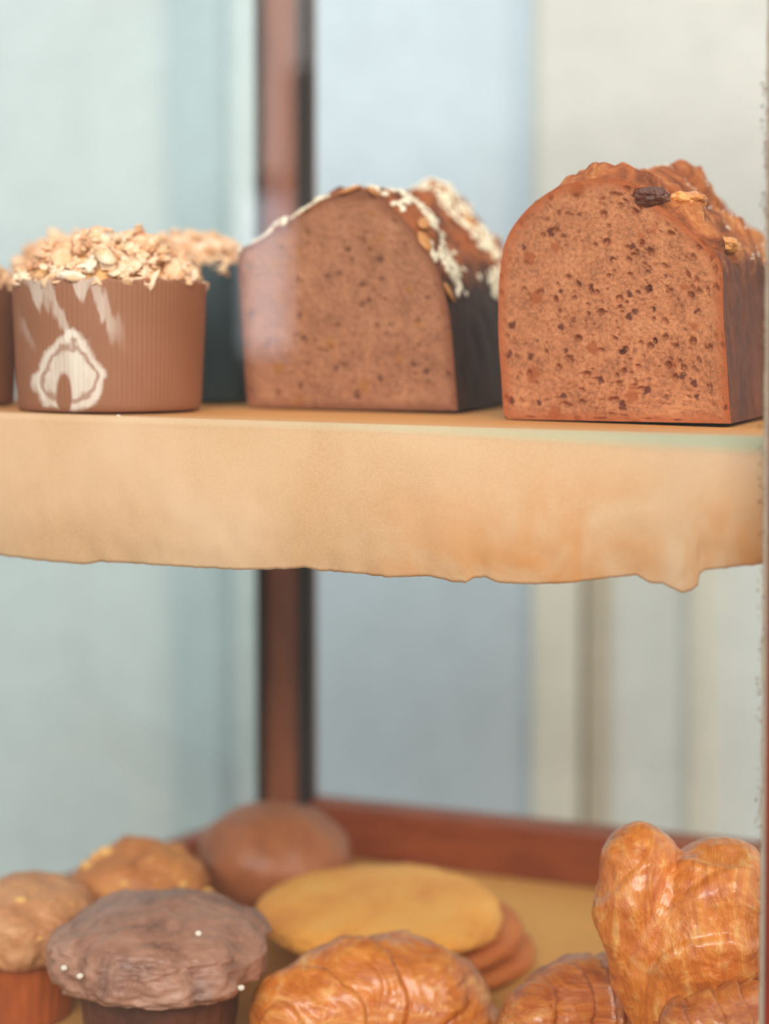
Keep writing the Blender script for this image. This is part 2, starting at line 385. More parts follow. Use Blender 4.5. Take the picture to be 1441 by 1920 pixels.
for j, px in enumerate(pxs):
    pe = at_v(px, interp(edge, px) + 1.6*nz((px, 0, 0), .06) + 1.0*nz((px, 5, 0), .21), VE+.003)
    pc = at_v(px, interp(crease, px), VE-.004)
    u = min(uv_of(pc)[0], UR-.003); zs = shelf_z(u); fx = j/(nu-1)
    r = max(.004, zs - pc.z)
    for i in range(rows_back):
        t = i/(rows_back-1); v = 1.005 + (VE+r-1.005)*t
        v = v; ud = max(u, ul_at(v)+.004); vv[i][j] = W(ud, v, shelf_z(ud) + .0002 + .0004*(1+nz((u, v, 0), 30))*(.15 if t < .9 else .15))
        uvs[i][j] = (fx, .4*t)
    for i in range(rows_arc):
        a = math.pi/2*(i+1)/rows_arc
        vv[rows_back+i][j] = W(u, VE + r - r*math.sin(a), zs + .0004 - r*(1-math.cos(a)))
        uvs[rows_back+i][j] = (fx, .4 + .2*(i+1)/rows_arc)
    z_top = zs + .0004 - r
    for i in range(rows_dr):
        t = (i+1)/rows_dr
        bow = -.0035*math.sin(t*math.pi*.8) + .003*t*t*t - .001*t + .0022*fbm((u*1.0, t*.02, 0), 22, 3) * t + .0006*nz((u, t*.05, 3), 110)*t
        vv[rows_back+rows_arc+i][j] = W(u, VE + bow, z_top + (pe.z - z_top)*t)
        uvs[rows_back+rows_arc+i][j] = (fx, .6 + .4*t)
flat = [p for row in vv for p in row]; fuv = [p for row in uvs for p in row]
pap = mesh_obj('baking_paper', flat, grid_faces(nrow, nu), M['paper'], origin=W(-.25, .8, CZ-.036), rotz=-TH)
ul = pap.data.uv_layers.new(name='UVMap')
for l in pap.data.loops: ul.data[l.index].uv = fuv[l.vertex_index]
s = pap.modifiers.new('solid', 'SOLIDIFY'); s.thickness = .0002; s.offset = 0
tag(pap, 'brown baking paper lining the upper shelf, its torn edge hanging over the front', 'baking paper')
nu2, nv2 = 60, 70; flat = []
for i in range(nv2):
    for j in range(nu2):
        v = VF+.008 + (VBK-.008-VF-.008)*i/(nv2-1); u = ul_at(v)+.003 + (UR-ul_at(v)-.005)*j/(nu2-1)
        flat.append(W(u, v, Z0 + .0006 + .0005*(1+nz((u, v, 0), 25))))
pl = mesh_obj('baking_paper', flat, grid_faces(nv2, nu2), M['paper_low'], origin=W(-.25, .8, Z0), rotz=-TH)
tag(pl, 'flat golden brown baking paper lining the floor of the case under the croissants', 'baking paper')

# ------------------------------------------------------------------ loaves
M['crumb1'] = crumb_mat('dark_loaf_crumb', [(118, 70, 50), (162, 106, 76), (188, 132, 98)], (104, 62, 44), (160, 104, 56), 95, .12, (120, 66, 42))
M['crumb2'] = crumb_mat('spiced_loaf_crumb', [(132, 74, 48), (182, 112, 73), (208, 140, 97)], (104, 54, 36), (158, 84, 46), 105, .14)
M['crust1'] = baked('dark_crust', [(40, 22, 16), (72, 36, 22), (120, 62, 32), (60, 30, 20)], 30, .5, .5, 300)
M['crust1top'] = baked('top_crust', [(58, 28, 20), (150, 84, 44), (168, 100, 56)], 28, .45, .5, 260)
M['crust2'] = baked('brown_crust', [(86, 42, 24), (134, 70, 36), (156, 88, 46)], 30, .5, .8, 260)
def crust_mat(name, low, top, zsplit, soft):
    m, nt, b = newmat(name); v = coords(nt)
    n1 = noise_t(nt, v, 55, 6, .68, .6); n2 = noise_t(nt, v, 420, 4, .7)
    cl = ramp(nt, n1, [(.35, low[0]), (.65, low[1])]); ctp = ramp(nt, n1, [(.32, top[0]), (.5, top[1]), (.68, top[2])])
    sx = N(nt, 'ShaderNodeSeparateXYZ'); nt.links.new(v, sx.inputs[0])
    ad = N(nt, 'ShaderNodeMath', operation='MULTIPLY_ADD'); nt.links.new(n1, ad.inputs[0]); ad.inputs[1].default_value = .05; nt.links.new(sx.outputs[2], ad.inputs[2])
    mr = N(nt, 'ShaderNodeMapRange'); nt.links.new(ad.outputs[0], mr.inputs[0])
    mr.inputs[1].default_value = zsplit+.025-soft; mr.inputs[2].default_value = zsplit+.025+soft
    c = mix(nt, mr.outputs[0], cl, ctp)
    nt.links.new(c, b.inputs['Base Color']); b.inputs['Roughness'].default_value = .6; b.inputs['Specular IOR Level'].default_value = .2
    p = bump(nt, b, n1, .6, .003); bump(nt, b, n2, .6, .0008, p); return m
M['crustA'] = crust_mat('loaf_crust_dark', [(50, 24, 17), (76, 38, 25)], [(62, 30, 20), (150, 80, 42), (176, 104, 58)], .072, .014)
M['crustB'] = crust_mat('loaf_crust_brown', [(92, 44, 24), (132, 68, 38)], [(84, 40, 24), (164, 90, 48), (212, 146, 88)], .078, .008)

def loaf(bl_px, br_px, outline, L, seed, crumb, crust, hump, label, npits, pit_r, rotface, y0, bumps=()):
    """bl/br: bottom corners; outline px from bottom-left over the top to bottom-right"""
    # face plane: base through bottom-right corner on the shelf, turned by rotface
    e = Vector((math.cos(rotface), -math.sin(rotface), 0)); nrm = Vector((math.sin(rotface), math.cos(rotface), 0))
    p0 = Vector((0, 0, 0)); base = at_y(br_px[0], br_px[1], y0)
    org = at_plane(*bl_px, base, nrm)
    zb = shelf_z(uv_of((org+base)/2)[0]) + .0012
    O = Vector((org.x, org.y, zb)) + e*((base-org).length/2)
    def loc(px, py):
        p = at_plane(px, py, base, nrm); return Vector(((p-O).dot(e), p.z - zb))
    pts = [loc(*q) for q in outline]
    dz0 = (pts[0].y + pts[-1].y)/2; Hm = max(p.y for p in pts)
    pts = [Vector((p.x, max(0, p.y - (pts[0].y + (pts[-1].y-pts[0].y)*i/(len(pts)-1))*max(0, 1 - max(0, p.y)/Hm)))) for i, p in enumerate(pts)]
    NT, NB = 220, 60
    prof = catmull([(p.x, p.y, 0) for p in pts], NT)
    a, b = prof[-1], prof[0]
    bot = [a.lerp(b, (k+1)/(NB+1)) for k in range(NB)]
    prof = [Vector((p.x, p.y)) for p in prof + bot]; NP = len(prof)
    H = max(p.y for p in prof)
    def tw(lx, ly, lz): return O + e*lx + nrm*ly + Vector((0, 0, lz))
    root = empty('loaf_cake', O, -rotface); tag(root, label, 'loaf cake', 'sliced loaf cakes on the upper shelf')
    # crust sweep
    iv = (Matrix.Translation(O) @ Matrix.Rotation(-rotface, 4, 'Z')).inverted()
    bl_ = [((iv @ at_y(q[0], q[1], q[2])), q[3], q[4]) for q in bumps]
    NS = 110; V_ = []; cen = Vector((sum(p.x for p in prof)/NP, H*.45))
    for i in range(NS):
        d = L*i/(NS-1); 
        endf = 1.0
        if d > L-.02: endf = math.sqrt(max(0.0, 1-((d-(L-.02))/.02)**2))*.35+.65
        for k, p in enumerate(prof):
            q = p.copy(); topw = max(0, min(1, (p.y/H-.5)/.4)); topw = topw*topw*(3-2*topw)
            q.y *= 1 + hump(d, p.x)*topw*min(1, d/.006)
            dirv = (q-cen); 
            if dirv.length > 0: dirv = dirv.normalized()
            fade = min(1, d/.006)
            am = (.0007 + .0050*topw)*fade
            q += dirv*am*fbm((q.x, d, q.y), 45 if topw > .3 else 60, 4, seed)
            q += dirv*.0006*min(1, d/.004)*topw
            if p.y < .002: q.y = max(0, p.y*.5)
            for bc, br, bh in bl_:
                dd = (q.x-bc.x)**2 + (d-bc.y)**2 + (q.y-bc.z)**2
                if dd < 9*br*br: q += dirv*bh*fade*max(0, 1-dd/(br*br*1.6))**.6*(1+.5*nz((q.x, d, q.y), 180, seed))
            q = cen + (q-cen)*endf if endf < 1 else q
            q.y = max(q.y, .0003)
            V_.append(tw(q.x, d, q.y))
    V_.append(tw(cen.x, L, cen.y)); fs = grid_faces(NS, NP, True); li = len(V_)-1
    fs += [((NS-1)*NP+k, (NS-1)*NP+(k+1) % NP, li) for k in range(NP)]
    cr = fixn(mesh_obj('crust', V_, fs, crust, root))
    # cut face
    NR = 150; P = np.array([[p.x, p.y] for p in prof]); c = np.array([cen.x, cen.y])
    t = (np.arange(1, NR+1)/NR)
    XY = c + (P-c)[None]*t[:, None, None]          # NR,NP,2
    rng = np.random.RandomState(int(seed*10)+1)
    D = np.zeros(XY.shape[:2]); bb0 = P.min(0); bb1 = P.max(0)
    for _ in range(npits):
        pc = bb0 + (bb1-bb0)*rng.rand(2); r = pit_r*(.35 + 1.0*rng.rand()**2.2); an = rng.rand()*3.14; asp = .55+.45*rng.rand()
        dx = XY[..., 0]-pc[0]; dy = XY[..., 1]-pc[1]
        aa = (dx*math.cos(an)+dy*math.sin(an))/r; bb = (-dx*math.sin(an)+dy*math.cos(an))/(r*asp)
        q = aa*aa+bb*bb; m = q < 1
        D[m] = np.maximum(D[m], ((1-q[m])**.5)*r*1.5)
    D *= np.clip((1-t)*30, 0, 1)[:, None]
    vf = [tw(c[0], 0, c[1])]
    for i in range(NR):
        rim = 0
        for k in range(NP):
            x, z = XY[i, k]
            n_ = .0004*noise.noise(Vector((x, z, seed))*420) + .0005*noise.noise(Vector((x, z, seed))*160)
            vf.append(tw(x, float(D[i, k]) + n_*min(1, (1-t[i])*30) + rim - .0002, max(float(z), .0003)))
    ff = [(0, 1+(k+1) % NP, 1+k) for k in range(NP)] + [tuple(x+1 for x in q) for q in grid_faces(NR, NP, True)]
    fo = mesh_obj('crumb_face', vf, ff, crumb, root)
    ra = fo.data.attributes.new('rim', 'FLOAT', 'POINT')
    ra.data.foreach_set('value', [0.0] + [float(t[i]) for i in range(NR) for k in range(NP)])
    return root, cr, tw, H

def hump1(d, x):
    r_ = max(0, min(1, (x-.006)/.024)); g = min(1, d/.016); g = g*g*(3-2*g)
    return .095*r_*g*math.exp(-(max(0, d-.02)/.022)**2) + .12*math.exp(-((d-.12)/.042)**2) + (.0 if d < .15 else -(d-.15)*2)
out1 = [(466, 771), (461, 730), (455, 640), (450, 560), (447, 490), (452, 468), (470, 459), (500, 442), (540, 416), (572, 393), (604, 374), (640, 362), (680, 358), (712, 368),
        (742, 396), (776, 434), (806, 478), (828, 530), (843, 600), (852, 700), (858, 777)]
l1, c1, tw1, H1 = loaf((463, 771), (858, 778), out1, .19, 3.0, M['crumb1'], M['crustA'], hump1,
    'dark loaf cake topped with white sesame and pumpkin seeds, mid shelf', 150, .0012, R(19), .795)
def hump2(d, x):
    r_ = max(0, min(1, (x+.015)/.03))
    return .02*math.exp(-((d-.010)/.010)**2) - .035*math.exp(-((d-.035)/.010)**2) + .15*r_*math.exp(-((d-.075)/.030)**2) + .04*(1-r_)*math.exp(-((d-.07)/.03)**2) + .10*math.exp(-((d-.155)/.02)**2)
out2 = [(953, 796), (944, 780), (940, 720), (935, 650), (934, 590), (936, 520), (946, 460), (966, 420), (1000, 382), (1045, 352), (1095, 337), (1150, 334), (1195, 350),
        (1232, 385), (1275, 418), (1318, 455), (1348, 490), (1355, 530), (1356, 600), (1362, 680), (1366, 750), (1370, 805)]
l2, c2, tw2, H2 = loaf((948, 796), (1370, 805), out2, .20, 8.0, M['crumb2'], M['crustB'], hump2,
    'sliced loaf cake with a holey orange brown crumb, right end of the shelf', 420, .0016, R(24), .705,
    bumps=[(1200, 382, .722, .010, .005), (1262, 385, .735, .013, .006), (1310, 430, .725, .012, .005), (1170, 340, .735, .014, .004), (1380, 445, .74, .010, .005), (1300, 340, .80, .016, .005), (1090, 345, .74, .012, .003), (1405, 380, .79, .014, .006)])

# seeds
M['seed'] = plain('sesame_white', (240, 226, 198), .5)
M['pepita'] = baked('pumpkin_seed', [(176, 108, 50), (206, 142, 76)], 60, .4)
M['dust'] = plain('flour_dust', (236, 222, 205), .9)
def seed_mesh(name, l, w_, h, mat):
    bm = bmesh.new(); bmesh.ops.create_icosphere(bm, subdivisions=2, radius=1)
    for v in bm.verts:
        k = 1 - .35*max(0, v.co.x); v.co = Vector((v.co.x*l, v.co.y*w_*k, v.co.z*h))
    me = bpy.data.meshes.new(name); bm.to_mesh(me); bm.free()
    me.polygons.foreach_set('use_smooth', [True]*len(me.polygons)); me.materials.append(mat); return me
def pick_surface(cr, root, test, n):
    me = cr.data; res = []; tries = 0; polys = me.polygons; cnt = len(polys)
    while len(res) < n and tries < 400000:
        tries += 1; p = polys[random.randrange(cnt)]
        if p.area > 1e-10 and test(p.center, p.normal) and random.random() < min(1, p.area/2e-6): res.append((p.center.copy(), p.normal.copy()))
    return res
def put(me, name, root, c, nrm, lift, scl):
    o = bpy.data.objects.new(name, me); C.objects.link(o); o.parent = root
    q = nrm.to_track_quat('Z', 'Y').to_matrix().to_4x4() @ Matrix.Rotation(random.random()*6.28, 4, 'Z') @ Matrix.Rotation(random.uniform(-.4, .4), 4, 'X')
    o.matrix_basis = Matrix.Translation(c + nrm*lift) @ q @ Matrix.Scale(scl, 4); return o
def test1(c, n):          # two bands of seeds running down the slopes of the top
    if n.z < .05 or c.z < .058: return False
    x, d, z = c
    if d < .012 and x < -.012 and z < .108 and z > .076: return random.random() < 1
    if x < .0 and d < .1: return random.random() < .10
    if d < .036 and x > .0 and d > .001:
        return fbm((x, d, z), 95, 2, 5) > (-.05 if d > .004 else .2)
    band = abs(d - (.014 + .22*max(0, x-.02) + .004*math.sin(z*200))) < .010 and x > .004
    band2 = abs(d - .115) < .022 and x > -.01
    return (band or band2) and (fbm((x, d, z), 70, 2, 5) > -.12) or random.random() < .015
sm = seed_mesh('sesame_seed', .0027, .0018, .0011, M['seed'])
sp = pick_surface(c1, l1, test1, 600)
sp.sort(key=lambda q: q[0].y - .4*q[0].x)
for c, n_ in sp[:100]: put(sm, 'sesame_seed', l1, c, n_, .0004, random.uniform(.7, 1.15))
bm = bmesh.new()
for c, n_ in sp[100:]:
    q = n_.to_track_quat('Z', 'Y').to_matrix().to_4x4() @ Matrix.Rotation(random.random()*6.28, 4, 'Z')
    mt = Matrix.Translation(c + n_*.0004) @ q @ Matrix.Scale(random.uniform(.7, 1.15), 4)
    k = len(bm.verts); bm.from_mesh(sm); bm.verts.ensure_lookup_table()
    for v in bm.verts[k:]: v.co = mt @ v.co
me = bpy.data.meshes.new('sesame_seeds'); bm.to_mesh(me); bm.free(); me.materials.append(M['seed'])
me.polygons.foreach_set('use_smooth', [True]*len(me.polygons))
o = bpy.data.objects.new('sesame_seed', me); C.objects.link(o); o.parent = l1; o['kind'] = 'stuff'
pm = seed_mesh('pumpkin_seed', .0065, .0036, .0012, M['pepita'])
def near(cr, tgt):
    best = None; bd = 9
    for p in cr.data.polygons:
        d = (p.center-tgt).length
        if d < bd: bd = d; best = p
    return best.center.copy(), best.normal.copy()
inv1 = (Matrix.Translation(l1.location) @ l1.rotation_euler.to_matrix().to_4x4()).inverted()
for px, py, yy in ((682, 371, .80), (800, 438, .79), (873, 540, .80), (815, 400, .80), (640, 372, .80), (905, 392, .9), (935, 405, .9)):
    c, n_ = near(c1, inv1 @ at_y(px, py, yy)); put(pm, 'pumpkin_seed', l1, c, n_, .0008, random.uniform(.85, 1.1))
def dusting(cr, root, test, n, sz, name, mat):
    vv = []; ff = []
    for c, n_ in pick_surface(cr, root, test, n):
        r = sz*random.uniform(.4, 1); b0 = len(vv); t1 = n_.orthogonal().normalized(); t2 = n_.cross(t1)
        for d in (t1*r, -t1*r, t2*r, -t2*r, n_*r, -n_*r): vv.append(c + d)
        for a in (0, 1):
            for b_ in (2, 3):
                for c_ in (4, 5): ff.append((b0+a, b0+b_, b0+c_))
    me = bpy.data.meshes.new(name); me.from_pydata(vv, [], ff); me.materials.append(mat)
    o = bpy.data.objects.new(name, me); C.objects.link(o); o.parent = root; o['kind'] = 'stuff'; return o
dusting(c2, l2, lambda c, n: n.z > .3 and c.y > .06 and c.y < .16 and fbm(c, 60, 2, 3) > .15, 900, .0008, 'sugar_dust', M['dust'])

# lumps of glazed crust on the right-hand loaf
M['glazed'] = baked('glazed_crust', [(176, 96, 44), (216, 142, 70), (230, 164, 92)], 90, .35, .8, 400, .3)
M['darklump'] = baked('burnt_lump', [(74, 38, 28), (112, 62, 42)], 90, .4, .6)
inv2 = (Matrix.Translation(l2.location) @ l2.rotation_euler.to_matrix().to_4x4()).inverted()
def lump(px, py, yy, rx, ry, rz, mat, root, inv, seed, name='crust_lump', cr=None):
    c = inv @ at_y(px, py, yy)
    if cr is not None: c, _ = near(cr, c)
    bm = bmesh.new(); bmesh.ops.create_icosphere(bm, subdivisions=5, radius=1)
    for v in bm.verts:
        k = 1 + .3*fbm(v.co, 1.6, 4, seed); v.co = Vector((v.co.x*rx*k, v.co.y*ry*k, v.co.z*rz*k)) + c
    me = bpy.data.meshes.new(name); bm.to_mesh(me); bm.free(); me.polygons.foreach_set('use_smooth', [True]*len(me.polygons))
    me.materials.append(mat); o = bpy.data.objects.new(name, me); C.objects.link(o); o.parent = root; return o
for i, a in enumerate([(1203, 384, .722, .0085, .006, .0040), (1272, 392, .735, .010, .009, .0045), (1385, 438, .735, .008, .007, .0035)]):
    lump(*a, M['darklump'] if i == 0 else M['glazed'], l2, inv2, i+1.0, cr=c2)

# ------------------------------------------------------------------ crumble cakes in paper cups
def cup_mat(name, a, b_, white, cx, cz, amt):
    m, nt, b = newmat(name); v = coords(nt)
    n = noise_t(nt, v, 30, 3, .5); base = mix(nt, n, a, b_)
    sx = N(nt, 'ShaderNodeSeparateXYZ'); nt.links.new(v, sx.inputs[0])
    def mth(op, x, y=None, z=None):
        k = N(nt, 'ShaderNodeMath', operation=op)
        for i, s in enumerate((x, y, z)):
            if s is None: continue
            if isinstance(s, (int, float)): k.inputs[i].default_value = s
            else: nt.links.new(s, k.inputs[i])
        return k.outputs[0]
    x = mth('DIVIDE', mth('SUBTRACT', sx.outputs[0], cx), .021); z = mth('DIVIDE', mth('SUBTRACT', sx.outputs[2], cz), .0185)
    zz = mth('MULTIPLY', z, mth('ADD', 1.0, mth('MULTIPLY', z, -.12)))
    ax = mth('ABSOLUTE', x); tear = mth('MULTIPLY', ax, mth('ADD', 1.0, mth('MAXIMUM', mth('MULTIPLY', z, .55), 0.0)))
    d = mth('SQRT', mth('ADD', mth('MULTIPLY', tear, tear), mth('MULTIPLY', zz, zz)))
    nn = noise_t(nt, v, 60, 4, .6); n9 = noise_t(nt, coords(nt, (1, 1, .25)), 90, 3, .6)
    dn = mth('ADD', d, mth('MULTIPLY', mth('SUBTRACT', nn, .5), .9))
    T = ramp(nt, dn, [(.86, (1, 1, 1, 1)), (1.0, (0, 0, 0, 1))])
    T = mix(nt, ramp(nt, dn, [(.56, (0, 0, 0, 1)), (.62, (.7, .7, .7, 1)), (.70, (.7, .7, .7, 1)), (.76, (0, 0, 0, 1))]), T, (0, 0, 0, 1))
    cx_ = mth('DIVIDE', mth('ADD', x, .12), .22); cz_ = mth('DIVIDE', mth('ADD', z, .45), .62)
    core = mth('ADD', mth('SQRT', mth('ADD', mth('MULTIPLY', cx_, cx_), mth('MULTIPLY', cz_, cz_))), mth('MULTIPLY', nn, .5))
    T = mix(nt, ramp(nt, mth('MULTIPLY', core, .5), [(.5, (1, 1, 1, 1)), (.62, (0, 0, 0, 1))]), T, (0, 0, 0, 1))
    st = mth('SINE', mth('ADD', mth('MULTIPLY', x, 5.5), mth('MULTIPLY', mth('ADD', n9, mth('MULTIPLY', z, .35)), 9.0)))
    st = mix(nt, 1.0, ramp(nt, st, [(.3, (0, 0, 0, 1)), (.8, (.65, .65, .65, 1))]), ramp(nt, mth('MULTIPLY', z, .5), [(.3, (0, 0, 0, 1)), (.6, (1, 1, 1, 1))]), 'MULTIPLY')
    st = mix(nt, 1.0, st, ramp(nt, mth('MULTIPLY', ax, .5), [(.4, (1, 1, 1, 1)), (.7, (0, 0, 0, 1))]), 'MULTIPLY')
    f = mix(nt, 1.0, T, st, 'ADD'); fade = ramp(nt, n9, [(.3, (.6, .6, .6, 1)), (.6, (1, 1, 1, 1))])
    front = ramp(nt, sx.outputs[1], [(0, (1, 1, 1, 1)), (.001, (0, 0, 0, 1))])
    f = mix(nt, 1.0, mix(nt, 1.0, f, fade, 'MULTIPLY'), front, 'MULTIPLY')
    f = mix(nt, 1.0, f, (amt, amt, amt, 1), 'MULTIPLY')
    c = mix(nt, f, base, white)
    nt.links.new(c, b.inputs['Base Color']); b.inputs['Roughness'].default_value = .6
    bump(nt, b, n2 := noise_t(nt, v, 400, 3, .6), .2, .0005); return m
M['cup'] = cup_mat('printed_cup_paper', (134, 82, 54), (158, 104, 74), (226, 214, 200), -.012, .017, .9)
M['cup2'] = cup_mat('brown_cup_paper', (128, 76, 50), (146, 92, 60), (224, 214, 200), .01, .026, 0.0)
M['cup_dark'] = cup_mat('slate_cup_paper', (40, 54, 58), (62, 82, 88), (150, 180, 196), -.02, .04, 0.0)
M['cake'] = baked('pale_cake', [(206, 140, 76), (230, 176, 112), (240, 204, 150)], 90, .7, .6)
M['crumble'] = baked('crumble_flakes', [(200, 116, 58), (232, 178, 124), (250, 236, 216)], 60, .7, .5)
def crumble_cake(cx, cy_base, yy, rad_px, top_py, cupm, label, seed, cone=1.03, tall=1.0):
    g = at_z(cx, cy_base, CZ-.0365) if yy is None else at_y(cx, cy_base, yy)
    r = rad_px*g.y/F; u, v = uv_of(g); zb = shelf_z(u) + .0012
    Hc = (cy_base - top_py)*g.y/F*tall
    root = empty('crumble_cake', (g.x, g.y, zb), 0)
    tag(root, label, 'crumble cake', 'crumble cakes in paper cups')
    NA, NZ = 720, 40; vv = []
    prof = [(r*.93*(k/6), 0) for k in range(1, 7)] + [(r*(.945), .0008), (r*.955, .003)] + [(r*(.955+.045*cone*k/NZ), .003+(Hc-.003)*k/NZ) for k in range(1, NZ+1)]
    prof2 = [(q[0]-.0008, q[1]) for q in prof[::-1][:NZ-2]]
    allp = prof+prof2
    for i, (rr, z) in enumerate(allp):
        for j in range(NA):
            a = 2*math.pi*j/NA
            pl_ = .00009*math.sin(a*120)*min(1, z/.01)
            zz = z
            if z > Hc*.97: zz = z + .0014*(abs(((a*36/math.pi) % 2)-1)-.5)*((z/Hc-.97)/.03)
            wob = 1 + .012*nz((math.cos(a), math.sin(a), z*10), 2, seed)
            vv.append(Vector((g.x + (rr+pl_)*wob*math.cos(a), g.y + (rr+pl_)*wob*math.sin(a), zb+zz)))
    fixn(mesh_obj('paper_cup', vv, grid_faces(len(allp), NA, True), cupm, root))
    # cake inside with domed top
    vv = []; NR = 40; NA2 = 140
    for i in range(NR):
        t = i/(NR-1); rr = r*.965*t
        for j in range(NA2):
            a = 2*math.pi*j/NA2; q = Vector((rr*math.cos(a), rr*math.sin(a), 0))
            z = Hc*.93 + r*.50*(1-t**2.2) + (.0035*fbm(q, 110, 3, seed) + .004*nz(q, 45, seed))*(1 if t < .9 else 0)
            vv.append(Vector((g.x+q.x, g.y+q.y, zb+z)))
    mesh_obj('cake', vv, grid_faces(NR, NA2, True), M['cake'], root)
    # crumble chips
    rnd = random.Random(int(seed*100)); vv = []; ff = []
    for k in range(900):
        t = rnd.random()**.5*1.0; a = rnd.random()*6.283; rr = r*.99*t
        q = Vector((rr*math.cos(a), rr*math.sin(a), 0)); s = rnd.uniform(.0009, .0032)*(1.7 if rnd.random() < .12 else 1)
        z = Hc*.94 + r*.52*(1-t**2.2) + .004*nz(q, 45, seed) + rnd.uniform(0, .0035) + (.006*rnd.random() if rnd.random() < .12 else 0)
        rot = Matrix.Rotation(rnd.random()*6.28, 3, Vector((rnd.random()-.5, rnd.random()-.5, rnd.random())).normalized())
        b0 = len(vv); bm = bmesh.new(); bmesh.ops.create_icosphere(bm, subdivisions=2, radius=1)
        fl = rnd.uniform(.2, .6)
        for vtx in bm.verts:
            c = vtx.co*(1+.6*nz(vtx.co, 2.3, k*.37)); c = rot @ Vector((c.x*s*1.3, c.y*s, c.z*s*fl)); vv.append(Vector((g.x+q.x, g.y+q.y, zb+z))+c)
        for fc in bm.faces: ff.append(tuple(b0+vt.index for vt in fc.verts))
        bm.free()
    o = mesh_obj('crumble_topping', vv, ff, M['crumble'], root); o['kind'] = 'stuff'
    return root
crumble_cake(207, 776, .80, 178, 540, M['cup'], 'crumble cake in a brown paper cup printed with a large white swirl', 2.0)
crumble_cake(-100, 776, .84, 131, 556, M['cup2'], 'crumble cake cut by the left edge of the photo, in a plain brown cup', 3.3)
crumble_cake(372, 758, .905, 108, 505, M['cup_dark'], 'crumble cake in a dark slate cup between the printed cup and the seeded loaf', 4.1)
crumble_cake(140, 760, .91, 108, 515, M['cup2'], 'crumble cake at the back left, its pale top rising behind the printed cup', 5.7)

# crumbs lying on the paper
def crumb(px, py, r, label, mat):
    g = at_z(px, py, CZ-.0362); u, v = uv_of(g); bm = bmesh.new(); bmesh.ops.create_icosphere(bm, subdivisions=3, radius=1)
    for q in bm.verts: k = 1+.4*nz(q.co, 1.5, px); q.co = Vector((q.co.x*r*1.6*k, q.co.y*r*k, q.co.z*r*.8*k))
    me = bpy.data.meshes.new('crumb'); bm.to_mesh(me); bm.free(); me.materials.append(mat)
    me.polygons.foreach_set('use_smooth', [True]*len(me.polygons))
    o = bpy.data.objects.new('crumb', me); C.objects.link(o); o.location = (g.x, g.y, shelf_z(u)+r*.8); tag(o, label, 'crumb', 'crumbs on the upper shelf')
crumb(317, 772, .0011, 'white crumb on the paper beside the printed paper cup', M['dust'])
crumb(222, 786, .0006, 'tiny crumb at the foot of the printed paper cup', M['dust'])

# ------------------------------------------------------------------ lower level: cookies, muffins, croissants
def place(px, yy):
    g = at_y(px, 1800, yy); return Vector((g.x, g.y, Z0+.0018))
def spheroid(name, c, rx, ry, rz, mat, seed, amp=.06, freq=2.0, oct=4, flat=None, tilt=(0, 0, 0), parent=None, sub=6, edge=0, fine=0.0, power=1.0):
    bm = bmesh.new(); bmesh.ops.create_icosphere(bm, subdivisions=sub, radius=1)
    rot = Matrix.Rotation(tilt[2], 3, 'Z') @ Matrix.Rotation(tilt[1], 3, 'Y') @ Matrix.Rotation(tilt[0], 3, 'X'); vv = []
    for v in bm.verts:
        p = v.co.copy(); k = 1 + amp*fbm(p, freq, oct, seed) + fine*nz(p, 14, seed)
        if edge: a = math.atan2(p.y, p.x); k *= 1 + edge*(abs(math.sin(a*5.5+seed))-.5)*(1-abs(p.z))
        z = p.z
        if power != 1: z = math.copysign(abs(z)**power, z)
        q = Vector((p.x*rx*k, p.y*ry*k, z*rz*k))
        if flat is not None and q.z < -flat*rz: q.z = -flat*rz + (q.z+flat*rz)*.12
        vv.append(c + rot @ q)
    ff = [tuple(x.index for x in f.verts) for f in bm.faces]; bm.free()
    if parent is not None: return mesh_obj(name, vv, ff, mat, parent)
    return mesh_obj(name, vv, ff, mat, origin=c)
M['bun'] = baked('brown_bun', [(132, 70, 40), (158, 92, 54), (170, 104, 64)], 26, .5, .3, 300)
M['nutty'] = baked('nutty_cookie', [(146, 76, 36), (190, 116, 60), (210, 142, 78)], 40, .55, .7)
M['nut'] = plain('nut_piece', (232, 178, 104), .45)
M['golden'] = baked('golden_cookie', [(222, 130, 42), (242, 164, 68), (248, 184, 94)], 22, .6, .3)
M['amber'] = baked('amber_cookie', [(186, 92, 36), (208, 120, 52)], 22, .6, .3)
M['choc'] = baked('chocolate_muffin', [(92, 54, 44), (162, 112, 90), (188, 144, 124)], 34, .45, .7, 300)
M['chocbody'] = baked('chocolate_body', [(70, 36, 28), (110, 62, 46)], 60, .6, .6)
M['pinkcrumb'] = baked('light_muffin_top', [(160, 92, 54), (196, 130, 84), (218, 162, 114)], 34, .55, .6)
M['orangebody'] = baked('orange_muffin_body', [(142, 60, 20), (196, 96, 36)], 50, .5, .5)
M['chocchunk'] = plain('melted_chocolate', (38, 24, 24), .25)
def nuts(root, c, rx, ry, rz, n, seed, mat=None, s0=.0038, name='nut_piece', zmin=-.1):
    rnd = random.Random(seed)
    for i in range(n):
        a = rnd.uniform(math.pi*1.0, math.pi*2.0); ph = rnd.uniform(zmin, 1.1); s = s0*rnd.uniform(.6, 1.5)
        d = Vector((math.cos(a)*math.cos(ph), math.sin(a)*math.cos(ph), math.sin(ph)))
        p = c + Vector((d.x*rx, d.y*ry, d.z*rz))
        spheroid(name, p, s, s*.8, s*.7, mat or M['nut'], seed+i, .15, 1.5, 2, parent=root, sub=3)
# smooth brown bun at the back
c = place(516, .97) + Vector((0, 0, .036))
o = spheroid('bun', c, .0480, .043, .0345, M['bun'], 1.2, .07, 1.1, 3, flat=.92, tilt=(0, R(4), 0))
tag(o, 'smooth brown bun at the back, in front of the corner post', 'bun')
